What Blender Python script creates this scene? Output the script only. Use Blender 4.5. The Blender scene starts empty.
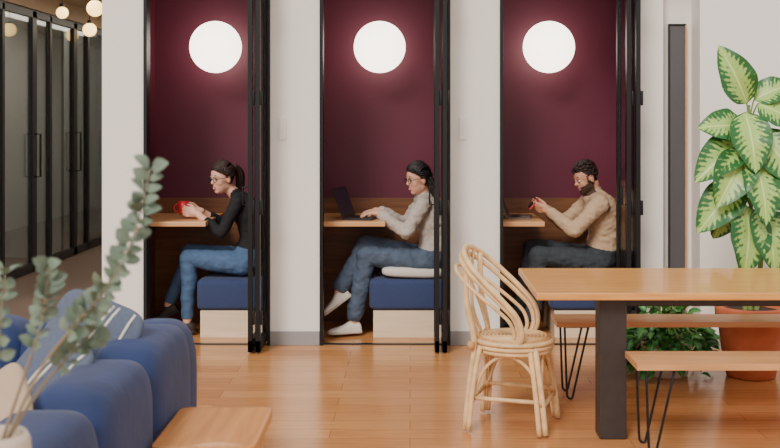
import bpy, math, random
import numpy as np
from mathutils import Vector, Matrix, noise
random.seed(7)
scene = bpy.context.scene
V = Vector

# ------------------------------------------------------------------ materials
def lin(c):
    out = []
    for x in c:
        x = x / 255.0
        out.append(x / 12.92 if x <= 0.04045 else ((x + 0.055) / 1.055) ** 2.4)
    return (out[0], out[1], out[2], 1.0)

def new_mat(name):
    m = bpy.data.materials.new(name)
    m.use_nodes = True
    nt = m.node_tree
    return m, nt, nt.nodes['Principled BSDF']

def pmat(name, rgb, rough=0.5, metal=0.0, var=0.0, vscale=8.0, bump=0.0, bscale=60.0, sheen=0.0, coat=0.0, emit=None, estr=0.0, spec=None):
    m, nt, b = new_mat(name)
    b.inputs['Base Color'].default_value = lin(rgb)
    b.inputs['Roughness'].default_value = rough
    b.inputs['Metallic'].default_value = metal
    if spec is not None: b.inputs['Specular IOR Level'].default_value = spec
    b.inputs['Sheen Weight'].default_value = sheen
    b.inputs['Coat Weight'].default_value = coat
    tc = nt.nodes.new('ShaderNodeTexCoord')
    if var > 0:
        n = nt.nodes.new('ShaderNodeTexNoise'); n.inputs['Scale'].default_value = vscale; n.inputs['Detail'].default_value = 4
        nt.links.new(tc.outputs['Object'], n.inputs['Vector'])
        r = nt.nodes.new('ShaderNodeValToRGB')
        c = lin(rgb)
        r.color_ramp.elements[0].position = 0.3; r.color_ramp.elements[1].position = 0.7
        r.color_ramp.elements[0].color = tuple(x * (1 - var) for x in c[:3]) + (1,)
        r.color_ramp.elements[1].color = tuple(min(1, x * (1 + var)) for x in c[:3]) + (1,)
        nt.links.new(n.outputs['Fac'], r.inputs['Fac'])
        nt.links.new(r.outputs['Color'], b.inputs['Base Color'])
    if bump > 0:
        n2 = nt.nodes.new('ShaderNodeTexNoise'); n2.inputs['Scale'].default_value = bscale; n2.inputs['Detail'].default_value = 3
        nt.links.new(tc.outputs['Object'], n2.inputs['Vector'])
        bp = nt.nodes.new('ShaderNodeBump'); bp.inputs['Strength'].default_value = bump; bp.inputs['Distance'].default_value = 0.01
        nt.links.new(n2.outputs['Fac'], bp.inputs['Height'])
        nt.links.new(bp.outputs['Normal'], b.inputs['Normal'])
    if emit:
        b.inputs['Emission Color'].default_value = lin(emit)
        b.inputs['Emission Strength'].default_value = estr
    return m

def wood(name, c1, c2, axis=0, scale=1.0, rough=0.4, coat=0.0):
    m, nt, b = new_mat(name)
    tc = nt.nodes.new('ShaderNodeTexCoord')
    mp = nt.nodes.new('ShaderNodeMapping')
    s = [14 * scale] * 3; s[axis] = 1.2 * scale
    mp.inputs['Scale'].default_value = s
    n = nt.nodes.new('ShaderNodeTexNoise'); n.inputs['Scale'].default_value = 2.0; n.inputs['Detail'].default_value = 6; n.inputs['Distortion'].default_value = 0.6
    r = nt.nodes.new('ShaderNodeValToRGB')
    r.color_ramp.elements[0].position = 0.3; r.color_ramp.elements[1].position = 0.72
    r.color_ramp.elements[0].color = lin(c1); r.color_ramp.elements[1].color = lin(c2)
    nt.links.new(tc.outputs['Object'], mp.inputs['Vector'])
    nt.links.new(mp.outputs['Vector'], n.inputs['Vector'])
    nt.links.new(n.outputs['Fac'], r.inputs['Fac'])
    nt.links.new(r.outputs['Color'], b.inputs['Base Color'])
    b.inputs['Roughness'].default_value = rough
    b.inputs['Coat Weight'].default_value = coat
    return m

def floor_mat():
    m, nt, b = new_mat('floor_planks')
    tc = nt.nodes.new('ShaderNodeTexCoord')
    br = nt.nodes.new('ShaderNodeTexBrick')
    br.inputs['Scale'].default_value = 1.0
    br.inputs['Brick Width'].default_value = 1.1
    br.inputs['Row Height'].default_value = 0.16
    br.inputs['Mortar Size'].default_value = 0.0022
    br.inputs['Mortar Smooth'].default_value = 0.3
    br.offset = 0.37
    br.inputs['Color1'].default_value = lin((218, 156, 100))
    br.inputs['Color2'].default_value = lin((200, 136, 82))
    br.inputs['Mortar'].default_value = lin((152, 100, 60))
    nt.links.new(tc.outputs['Object'], br.inputs['Vector'])
    mp = nt.nodes.new('ShaderNodeMapping'); mp.inputs['Scale'].default_value = (1.5, 18, 1)
    nt.links.new(tc.outputs['Object'], mp.inputs['Vector'])
    n = nt.nodes.new('ShaderNodeTexNoise'); n.inputs['Scale'].default_value = 2.5; n.inputs['Detail'].default_value = 6
    nt.links.new(mp.outputs['Vector'], n.inputs['Vector'])
    r = nt.nodes.new('ShaderNodeValToRGB')
    r.color_ramp.elements[0].position = 0.3; r.color_ramp.elements[1].position = 0.75
    r.color_ramp.elements[0].color = (0.78, 0.75, 0.72, 1); r.color_ramp.elements[1].color = (1.05, 1.05, 1.05, 1)
    nt.links.new(n.outputs['Fac'], r.inputs['Fac'])
    mx = nt.nodes.new('ShaderNodeMixRGB'); mx.blend_type = 'MULTIPLY'; mx.inputs['Fac'].default_value = 1
    nt.links.new(br.outputs['Color'], mx.inputs['Color1']); nt.links.new(r.outputs['Color'], mx.inputs['Color2'])
    nt.links.new(mx.outputs['Color'], b.inputs['Base Color'])
    b.inputs['Roughness'].default_value = 0.2
    b.inputs['Specular IOR Level'].default_value = 0.6
    return m

def glass_mat(name, tint=(0.9, 0.93, 0.93, 1), gl=0.1):
    m = bpy.data.materials.new(name); m.use_nodes = True
    nt = m.node_tree; nt.nodes.clear()
    o = nt.nodes.new('ShaderNodeOutputMaterial'); mix = nt.nodes.new('ShaderNodeMixShader')
    t = nt.nodes.new('ShaderNodeBsdfTransparent'); g = nt.nodes.new('ShaderNodeBsdfGlossy')
    t.inputs['Color'].default_value = tint; g.inputs['Roughness'].default_value = 0.04
    mix.inputs['Fac'].default_value = gl
    nt.links.new(t.outputs[0], mix.inputs[1]); nt.links.new(g.outputs[0], mix.inputs[2]); nt.links.new(mix.outputs[0], o.inputs[0])
    return m

def leaf_mat(name, centre, margin, vein, wid=0.30):
    m, nt, b = new_mat(name)
    uv = nt.nodes.new('ShaderNodeTexCoord'); sep = nt.nodes.new('ShaderNodeSeparateXYZ')
    nt.links.new(uv.outputs['UV'], sep.inputs[0])
    def math_(op, a, bb=None):
        n = nt.nodes.new('ShaderNodeMath'); n.operation = op
        for i, x in enumerate((a, bb)):
            if x is None: continue
            if isinstance(x, (int, float)): n.inputs[i].default_value = x
            else: nt.links.new(x, n.inputs[i])
        return n.outputs[0]
    du = math_('ABSOLUTE', math_('SUBTRACT', sep.outputs['X'], 0.5))
    ph = math_('MULTIPLY', math_('SUBTRACT', sep.outputs['Y'], math_('MULTIPLY', du, 0.35)), 75.0)
    vs = math_('MULTIPLY', math_('SINE', ph), 0.09)
    nz = nt.nodes.new('ShaderNodeTexNoise'); nz.inputs['Scale'].default_value = 34
    nt.links.new(uv.outputs['Object'], nz.inputs['Vector'])
    e = math_('ADD', math_('ADD', du, vs), math_('MULTIPLY', math_('SUBTRACT', nz.outputs['Fac'], 0.5), 0.65))
    r = nt.nodes.new('ShaderNodeValToRGB')
    r.color_ramp.elements[0].position = wid; r.color_ramp.elements[0].color = lin(centre)
    r.color_ramp.elements[1].position = wid + 0.14; r.color_ramp.elements[1].color = lin(margin)
    nt.links.new(e, r.inputs['Fac'])
    mid = math_('LESS_THAN', du, 0.022)
    mx = nt.nodes.new('ShaderNodeMixRGB')
    nt.links.new(mid, mx.inputs['Fac']); nt.links.new(r.outputs['Color'], mx.inputs['Color1']); mx.inputs['Color2'].default_value = lin(vein)
    nt.links.new(mx.outputs['Color'], b.inputs['Base Color'])
    b.inputs['Roughness'].default_value = 0.4
    return m

M = dict(
    white=pmat('wall_paint_white', (238, 233, 227), 0.6, bump=0.05, bscale=90),
    burg=pmat('wall_paint_burgundy', (96, 32, 54), 0.5, var=0.05, vscale=3),
    base=pmat('baseboard_grey', (148, 146, 146), 0.5),
    walnut=wood('wainscot_wood', (104, 64, 38), (138, 90, 56), 0, 1.0, 0.45),
    oak=wood('oak_tabletop', (202, 136, 66), (226, 166, 94), 0, 1.3, 0.3, 0.2),
    oakb=wood('oak_bench', (192, 136, 86), (214, 160, 108), 0, 1.0, 0.4),
    ply=wood('pale_plywood', (220, 194, 162), (234, 212, 184), 0, 1.0, 0.5),
    btab=wood('booth_table_oak', (206, 150, 98), (224, 172, 122), 0, 1.0, 0.35),
    stool=wood('coffee_table_wood', (190, 118, 54), (216, 146, 78), 1, 1.0, 0.35, 0.2),
    black=pmat('black_metal', (26, 25, 27), 0.4, 0.3),
    steel=pmat('brushed_steel', (150, 150, 150), 0.3, 0.9),
    legd=pmat('dark_oak_leg', (50, 42, 40), 0.5, var=0.15, vscale=20),
    navy=pmat('navy_upholstery', (46, 60, 100), 0.85, var=0.12, vscale=90, bump=0.25, bscale=300, sheen=0.1),
    sofa=pmat('sofa_velvet_blue', (20, 42, 90), 0.75, var=0.2, vscale=6, bump=0.35, bscale=14, sheen=0.1),
    slate=pmat('slate_cushion', (84, 92, 112), 0.9, var=0.1, vscale=60, bump=0.2, bscale=200),
    cream=pmat('cream_fabric', (212, 204, 196), 0.9, bump=0.4, bscale=60),
    tan=pmat('tan_fabric', (186, 160, 134), 0.9, bump=0.4, bscale=80),
    terra=pmat('terracotta', (196, 104, 68), 0.75, var=0.12, vscale=9),
    soil=pmat('soil', (52, 38, 28), 0.95, bump=0.6, bscale=40),
    pot=pmat('cream_ceramic', (206, 186, 168), 0.5),
    rattan=pmat('rattan_cane', (228, 190, 138), 0.45, var=0.18, vscale=18),
    rattand=pmat('rattan_binding', (196, 148, 96), 0.5, var=0.2, vscale=60),
    carpet=pmat('corridor_carpet', (108, 88, 76), 0.4, var=0.15, vscale=30),
    ceil=pmat('ceiling_paint', (160, 138, 114), 0.8),
    greyp=pmat('grey_panel', (84, 82, 86), 0.5),
    roomw=pmat('office_wall', (160, 158, 150), 0.7),
    globe=pmat('opal_globe', (255, 250, 240), 0.4, emit=(255, 243, 224), estr=5.0),
    warm=pmat('warm_globe', (255, 230, 180), 0.4, emit=(255, 210, 120), estr=4.0),
    glass=glass_mat('door_glass', (0.86, 0.88, 0.88, 1), 0.12),
    dglass=glass_mat('partition_glass', (0.62, 0.64, 0.63, 1), 0.22),
    lap=pmat('laptop_dark', (46, 44, 48), 0.4, 0.3), lapl=pmat('laptop_aluminium', (120, 104, 98), 0.4, 0.5),
    screen=pmat('laptop_screen', (22, 22, 28), 0.35, emit=(90, 90, 110), estr=0.05),
    red=pmat('red_glaze', (206, 32, 48), 0.35),
    stem=pmat('plant_stem', (126, 146, 78), 0.6, var=0.2, vscale=20),
    bark=pmat('eucalyptus_twig', (140, 124, 100), 0.7),
    euc=pmat('eucalyptus_leaf', (108, 124, 106), 0.65, var=0.3, vscale=14),
    dief=leaf_mat('dieffenbachia_leaf', (156, 190, 98), (34, 96, 42), (200, 216, 140), 0.21),
    pothos=leaf_mat('pothos_leaf', (62, 128, 50), (38, 96, 38), (110, 160, 84), 0.2),
    skin=pmat('skin_light', (230, 178, 154), 0.5), skin2=pmat('skin_olive', (218, 164, 138), 0.5), skin3=pmat('skin_tan', (204, 150, 122), 0.5),
    lips=pmat('lips', (186, 84, 84), 0.45), lipm=pmat('lips_pale', (176, 110, 94), 0.5), teeth=pmat('teeth', (244, 240, 232), 0.3),
    eye=pmat('eye_white', (236, 234, 230), 0.3), iris=pmat('iris_dark', (38, 26, 22), 0.3),
    hairb=pmat('hair_brown', (46, 28, 24), 0.5, var=0.4, vscale=60, bump=0.5, bscale=120),
    hairk=pmat('hair_black', (24, 20, 22), 0.5, var=0.4, vscale=60, bump=0.5, bscale=120),
    beard=pmat('beard_hair', (74, 52, 42), 0.8, var=0.3, vscale=90, bump=0.5, bscale=200),
    topblk=pmat('black_knit', (22, 22, 27), 0.85, bump=0.2, bscale=150),
    jean1=pmat('denim_mid', (72, 100, 136), 0.85, var=0.18, vscale=12, bump=0.15, bscale=200),
    jean2=pmat('denim_faded', (72, 86, 106), 0.85, var=0.22, vscale=12, bump=0.15, bscale=200),
    greyk=pmat('grey_wool', (180, 170, 162), 0.9, var=0.08, vscale=40, bump=0.3, bscale=160),
    beige=pmat('beige_wool', (188, 158, 128), 0.9, var=0.1, vscale=40, bump=0.3, bscale=160),
    trou=pmat('charcoal_trousers', (52, 58, 64), 0.9, var=0.12, vscale=30),
    sneak=pmat('sneaker_white', (226, 218, 210), 0.6), sole=pmat('shoe_sole', (196, 184, 170), 0.7),
    shoeb=pmat('shoe_dark', (44, 34, 32), 0.5),
)

# ------------------------------------------------------------------ mesh builder
def catmull(pts, n=6, closed=False):
    P = [np.array(p, float) for p in pts]
    out = []
    N = len(P)
    rng = range(N if closed else N - 1)
    for i in rng:
        if closed:
            p0, p1, p2, p3 = P[(i - 1) % N], P[i], P[(i + 1) % N], P[(i + 2) % N]
        else:
            p1, p2 = P[i], P[i + 1]
            p0 = P[i - 1] if i > 0 else 2 * p1 - p2
            p3 = P[i + 2] if i + 2 < N else 2 * p2 - p1
        for k in range(n):
            t = k / n
            out.append(0.5 * ((2 * p1) + (-p0 + p2) * t + (2 * p0 - 5 * p1 + 4 * p2 - p3) * t * t + (-p0 + 3 * p1 - 3 * p2 + p3) * t ** 3))
    if not closed: out.append(P[-1])
    return [tuple(o) for o in out]

class MB:
    def __init__(s): s.v = []; s.f = []; s.m = []; s.s = []; s.uv = []; s.mats = []
    def mi(s, mat):
        mat = M[mat] if isinstance(mat, str) else mat
        if mat not in s.mats: s.mats.append(mat)
        return s.mats.index(mat)
    def raw(s, verts, faces, mat, smooth=True, uvs=None):
        o = len(s.v); k = s.mi(mat)
        s.v += [tuple(p) for p in verts]
        s.uv += (uvs if uvs else [(0, 0)] * len(verts))
        for f in faces:
            s.f.append([i + o for i in f]); s.m.append(k); s.s.append(smooth)
    def box(s, x0, x1, y0, y1, z0, z1, mat, rot=None, piv=None):
        vs = [V((x, y, z)) for z in (z0, z1) for y in (y0, y1) for x in (x0, x1)]
        if rot is not None:
            c = V(piv) if piv else V(((x0 + x1) / 2, (y0 + y1) / 2, (z0 + z1) / 2))
            vs = [rot @ (p - c) + c for p in vs]
        s.raw(vs, [(0, 2, 3, 1), (4, 5, 7, 6), (0, 1, 5, 4), (2, 6, 7, 3), (0, 4, 6, 2), (1, 3, 7, 5)], mat, False)
    def tube(s, pts, r, mat, seg=10, n=0, closed=False, flat=1.0, ref=None):
        if not isinstance(r, (list, tuple)): r = [r] * len(pts)
        q = [tuple(p) + (rr,) for p, rr in zip(pts, r)]
        if n: q = catmull(q, n, closed)
        P = [V(p[:3]) for p in q]; R = [p[3] for p in q]
        N = len(P); T = []
        for i in range(N):
            a = P[(i - 1) % N] if (closed or i > 0) else P[0]
            b = P[(i + 1) % N] if (closed or i < N - 1) else P[-1]
            t = (b - a)
            T.append(t.normalized() if t.length > 1e-9 else V((0, 0, 1)))
        up = V(ref) if ref else (V((0, 0, 1)) if abs(T[0].z) < 0.9 else V((0, 1, 0)))
        A = (up - T[0] * up.dot(T[0])).normalized()
        verts = []; faces = []
        for i in range(N):
            A = (A - T[i] * A.dot(T[i])).normalized(); B = T[i].cross(A)
            for k in range(seg):
                a = 2 * math.pi * k / seg
                verts.append(P[i] + A * (math.cos(a) * R[i] * flat) + B * (math.sin(a) * R[i]))
        for i in range(N if closed else N - 1):
            j = (i + 1) % N
            for k in range(seg):
                l = (k + 1) % seg
                faces.append((i * seg + k, i * seg + l, j * seg + l, j * seg + k))
        if not closed:
            faces.append(tuple(reversed(range(seg)))); faces.append(tuple((N - 1) * seg + k for k in range(seg)))
        s.raw(verts, faces, mat)
    def sup(s, c, rad, mat, e=1.0, e2=None, R=None, nu=32, nv=16, fn=None):
        e2 = e if e2 is None else e2
        c = V(c); verts = []
        pw = lambda x, k: math.copysign(abs(x) ** k, x)
        for j in range(1, nv):
            v = -math.pi / 2 + math.pi * j / nv
            for i in range(nu):
                u = 2 * math.pi * i / nu
                verts.append(V((rad[0] * pw(math.cos(v), e) * pw(math.cos(u), e2), rad[1] * pw(math.cos(v), e) * pw(math.sin(u), e2), rad[2] * pw(math.sin(v), e))))
        verts.append(V((0, 0, -rad[2]))); verts.append(V((0, 0, rad[2])))
        if fn: verts = [V(fn(p)) for p in verts]
        if R is not None: verts = [R @ p for p in verts]
        verts = [p + c for p in verts]
        faces = []
        for j in range(nv - 2):
            for i in range(nu):
                k = (i + 1) % nu
                faces.append((j * nu + i, j * nu + k, (j + 1) * nu + k, (j + 1) * nu + i))
        b = (nv - 1) * nu
        for i in range(nu):
            k = (i + 1) % nu
            faces.append((b, k, i)); faces.append((b + 1, (nv - 2) * nu + i, (nv - 2) * nu + k))
        s.raw(verts, faces, mat)
    def lathe(s, prof, c, mat, seg=32):
        c = V(c); verts = []; faces = []
        for r, z in prof:
            for k in range(seg):
                a = 2 * math.pi * k / seg
                verts.append(c + V((r * math.cos(a), r * math.sin(a), z)))
        for i in range(len(prof) - 1):
            for k in range(seg):
                l = (k + 1) % seg
                faces.append((i * seg + k, i * seg + l, (i + 1) * seg + l, (i + 1) * seg + k))
        faces.append(tuple(reversed(range(seg)))); faces.append(tuple((len(prof) - 1) * seg + k for k in range(seg)))
        s.raw(verts, faces, mat)
    def leaf(s, base, tip, w, mat, nrm=(0, -0.8, 0.5), bulge=0.1, fold=0.18, wave=0.0, nu=7, nv=10, p=0.8):
        base = V(base); tip = V(tip); d = tip - base; L = d.length; dn = d.normalized()
        n = V(nrm); n = (n - dn * n.dot(dn)).normalized(); sd = dn.cross(n)
        verts = []; uvs = []; faces = []
        for j in range(nv + 1):
            t = j / nv
            ww = w * (max(0.0, math.sin(math.pi * t ** p)) ** 0.75) * 0.5 + 0.0008
            for i in range(nu):
                u = -1 + 2 * i / (nu - 1)
                verts.append(base + d * t + n * (bulge * L * math.sin(math.pi * t) + fold * ww * abs(u) + wave * math.sin(t * 17 + u * 2) * abs(u) * ww) + sd * (ww * u))
                uvs.append((0.5 + u * 0.5, t))
        for j in range(nv):
            for i in range(nu - 1):
                a = j * nu + i
                faces.append((a, a + 1, a + nu + 1, a + nu))
        s.raw(verts, faces, mat, True, uvs)
    def done(s, name, bevel=0.0, parent=None, segs=2):
        me = bpy.data.meshes.new(name)
        me.from_pydata(s.v, [], s.f); 
        for m in s.mats: me.materials.append(m)
        me.polygons.foreach_set('material_index', s.m)
        me.polygons.foreach_set('use_smooth', s.s)
        uvl = me.uv_layers.new(name='UVMap')
        for lp in me.loops: uvl.data[lp.index].uv = s.uv[lp.vertex_index]
        me.update()
        ob = bpy.data.objects.new(name, me); scene.collection.objects.link(ob)
        if bevel:
            b = ob.modifiers.new('bevel', 'BEVEL'); b.width = bevel; b.segments = segs; b.limit_method = 'ANGLE'; b.angle_limit = math.radians(60)
        if parent: ob.parent = parent
        return ob

def empty(name):
    e = bpy.data.objects.new(name, None); scene.collection.objects.link(e); e.empty_display_size = 0.1
    return e

# ------------------------------------------------------------------ room shell
FY = 7.70      # face of booth wall
BY = 8.62      # booth back wall
H = 2.95
b = MB(); b.box(-7.5, 6, -1, 7.95, -0.05, 0, floor_mat()); b.box(-2.19, 6, 7.95, 9.0, -0.05, 0, floor_mat()); b.done('floor')
b = MB(); b.box(-7.5, -2.19, 7.95, 20, -0.05, -0.001, 'carpet'); b.done('floor_corridor')
b = MB(); b.box(-7.5, 6, 7.3, 20, H, H + 0.1, 'ceil'); b.done('ceiling')

piers = [(-2.19, -1.89), (-0.996, -0.64), (0.284, 0.64), (1.607, 1.80)]
for i, (x0, x1) in enumerate(piers):
    b = MB(); b.box(x0, x1, FY, FY + 0.10, 0, H, 'white'); b.done('wall_pier' if i == 0 else 'wall_pier.%03d' % i)
    b = MB(); b.box(x0 + 0.002, x1 - 0.002, FY - 0.014, FY - 0.0005, 0, 0.10, 'base'); b.done('baseboard_pier' if i == 0 else 'baseboard_pier.%03d' % i, 0.003)
divs = [(-2.13, -2.03), (-0.90, -0.735), (0.38, 0.545), (1.72, 1.80)]
for i, (x0, x1) in enumerate(divs):
    b = MB(); b.box(x0, x1, FY + 0.101, BY, 0.98, H, 'burg'); b.box(x0 - 0.004 if i else x0, x1 + 0.004 if i < 3 else x1, FY + 0.101, BY, 0, 0.98, 'walnut')
    b.done('wall_booth_side' if i == 0 else 'wall_booth_side.%03d' % i)
b = MB(); b.box(-2.13, 1.80, BY + 0.001, BY + 0.1, 0.98, H, 'burg'); b.box(-2.13, 1.80, BY - 0.006, BY + 0.1, 0, 0.98, 'walnut'); b.done('wall_booth_back')
b = MB(); b.box(-2.19, -2.131, FY + 0.101, 20, 0, H, 'white'); b.done('wall_corridor')
b = MB(); b.box(1.801, 2.03, FY + 0.12, FY + 0.22, 0, H, 'white'); b.done('wall_recess')
b = MB(); b.box(2.03, 6, FY - 0.12, FY + 0.22, 0, H, 'white'); b.done('wall_right')
b = MB(); b.box(2.032, 6, FY - 0.134, FY - 0.1205, 0, 0.1, 'base'); b.done('baseboard_right', 0.003)
b = MB(); b.box(1.865, 1.975, FY + 0.08, FY + 0.119, 0.12, 2.28, 'greyp'); b.box(1.86, 1.866, FY + 0.07, FY + 0.119, 0.11, 2.29, 'black'); b.box(1.975, 1.985, FY + 0.07, FY + 0.119, 0.11, 2.29, 'oakb'); b.box(1.86, 1.985, FY + 0.07, FY + 0.119, 2.28, 2.29, 'black')
b.done('wall_panel', 0.002)
for i, x in enumerate((-0.93, 0.35)):
    b = MB(); b.box(x, x + 0.05, FY - 0.008, FY - 0.0005, 1.46, 1.62, 'white'); b.done('wall_plate' if i == 0 else 'wall_plate.001', 0.002)

# ------------------------------------------------------------------ booth fittings
booths = [dict(ox0=-1.89, ox1=-0.996, i0=-2.03, i1=-0.90, tab=-1.485, seat=-1.57, lamp=-1.505),
          dict(ox0=-0.64, ox1=0.284, i0=-0.735, i1=0.38, tab=-0.18, seat=-0.30, lamp=-0.235),
          dict(ox0=0.64, ox1=1.607, i0=0.545, i1=1.72, tab=0.98, seat=1.03, lamp=1.075)]
for k, B in enumerate(booths):
    sfx = '' if k == 0 else '.%03d' % k
    b = MB()
    b.box(B['ox0'] - 0.002, B['ox0'] + 0.022, FY - 0.02, FY + 0.09, 0, 2.8, 'black')
    b.box(B['ox1'] - 0.018, B['ox1'] + 0.002, FY - 0.02, FY + 0.09, 0, 2.8, 'black')
    b.box(B['ox0'], B['ox1'], FY - 0.02, FY + 0.09, 2.8, H, 'black')
    b.box(B['ox0'] + 0.02, B['ox1'] - 0.02, FY + 0.005, FY + 0.05, 0.0, 0.006, 'black')
    b.done('trim_door_frame' + sfx, 0.002)
    b = MB()
    for j, (xc, th) in enumerate(((B['ox1'] - 0.045, 0.030), (B['ox1'] - 0.098, 0.030))):
        y0, y1 = FY - 0.30, FY + 0.09
        if k == 2 and j == 1: xc -= 0.012
        b.box(xc - th / 2, xc + th / 2, y0, y0 + 0.05, 0.012, 2.78, 'black')
        b.box(xc - th / 2, xc + th / 2, y1 - 0.05, y1, 0.012, 2.78, 'black')
        b.box(xc - th / 2, xc + th / 2, y0, y1, 0.012, 0.09, 'black')
        b.box(xc - th / 2, xc + th / 2, y0, y1, 2.70, 2.78, 'black')
        b.box(xc - 0.004, xc + 0.004, y0 + 0.05, y1 - 0.05, 0.09, 2.70, 'glass')
        for hz in (0.25, 1.0, 1.75, 2.5):
            b.tube([(xc + 0.024, y0 + 0.004, hz - 0.05), (xc + 0.024, y0 + 0.004, hz + 0.05)], 0.009, 'black', 8)
    b.tube([(B['ox1'] - 0.12, FY - 0.27, 1.02), (B['ox1'] - 0.15, FY - 0.27, 1.02), (B['ox1'] - 0.15, FY - 0.27, 1.14), (B['ox1'] - 0.12, FY - 0.27, 1.14)], 0.006, 'black', 8)
    b.done('door_%d' % (k + 1), 0.002)
    b = MB(); b.box(B['i0'] + 0.006, B['tab'], FY + 0.17, BY - 0.008, 0.825, 0.86, 'btab')
    b.box(B['i0'] + 0.006, B['i0'] + 0.03, FY + 0.25, BY - 0.05, 0.74, 0.825, 'black')
    b.done('booth_table' + sfx, 0.004)
    b = MB(); x0, x1 = B['seat'], B['i1'] - 0.006
    b.box(x0 + 0.03, x1, FY + 0.25, BY - 0.01, 0, 0.20, 'ply')
    cx, hw = (x0 + x1) / 2, (x1 - x0) / 2
    b.sup((cx, (FY + 0.235 + BY - 0.01) / 2, 0.315), (hw, (BY - 0.01 - FY - 0.235) / 2, 0.115), 'navy', 0.2, 0.12, nu=64, nv=24)
    b.done('booth_seat' + sfx, 0.003)
    b = MB(); c = (B['lamp'], 8.385, 2.165)
    b.sup(c, (0.20, 0.20, 0.20), 'globe', nu=48, nv=24)
    b.tube([(c[0], 8.57, c[2]), (c[0], BY + 0.0005, c[2])], 0.06, 'black', 24)
    b.done('wall_lamp' + sfx)

b = MB()
b.sup((0.02, 8.06, 0.475), (0.23, 0.11, 0.042), 'cream', 0.6, 0.5, R=Matrix.Rotation(0.03, 3, 'Y'))
b.done('seat_pillow')

# ------------------------------------------------------------------ laptops, cup, phone
def laptop(name, hx, y0, y1, z, ln, tilt, mat, depth=0.22):
    b = MB()
    b.box(hx, hx + depth, y0, y1, z, z + 0.012, mat)
    b.box(hx + 0.03, hx + depth - 0.09, y0 + 0.02, y1 - 0.02, z + 0.012, z + 0.0135, 'black')
    b.box(hx + depth - 0.075, hx + depth - 0.015, (y0 + y1) / 2 - 0.05, (y0 + y1) / 2 + 0.05, z + 0.012, z + 0.0132, 'steel')
    R = Matrix.Rotation(-tilt, 3, 'Y')
    b.box(hx - 0.004, hx + 0.004, y0, y1, z + 0.012, z + 0.012 + ln, mat, R, (hx, (y0 + y1) / 2, z + 0.012))
    b.box(hx + 0.004, hx + 0.005, y0 + 0.012, y1 - 0.012, z + 0.03, z + ln, 'screen', R, (hx, (y0 + y1) / 2, z + 0.012))
    b.tube([(hx, y0 + 0.03, z + 0.01), (hx, y1 - 0.03, z + 0.01)], 0.006, mat, 8)
    ob = b.done(name, 0.001)
    return ob
lp = laptop('laptop', 0.0, -0.16, 0.16, 0.0, 0.23, 0.36, 'lap')
lp.location = (-0.46, 8.16, 0.861); lp.rotation_euler = (0, 0, math.radians(-14))
lp = laptop('laptop.001', 0.0, -0.15, 0.15, 0.0, 0.20, 0.34, 'lapl', 0.18)
lp.location = (0.74, 8.21, 0.861); lp.rotation_euler = (0, 0, math.radians(-8))
b = MB()
b.lathe([(0.028, 0), (0.034, 0.004), (0.037, 0.05), (0.038, 0.095), (0.034, 0.095), (0.032, 0.05), (0.027, 0.012), (0.001, 0.01)], (-1.70, 8.125, 0.895), 'red', 28)
b.tube([(-1.737, 8.125, 0.97), (-1.76, 8.125, 0.965), (-1.768, 8.125, 0.94), (-1.758, 8.125, 0.918), (-1.735, 8.125, 0.912)], 0.005, 'red', 8, 4)
b.done('coffee_mug')
b = MB()
R = Matrix.Rotation(math.radians(-50), 3, 'Y')
b.box(0.875, 0.965, 8.05, 8.21, 0.965, 0.975, 'red', R); b.box(0.88, 0.96, 8.055, 8.205, 0.9752, 0.9765, 'screen', R, (0.92, 8.13, 0.970))
b.done('smartphone', 0.003)

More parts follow.
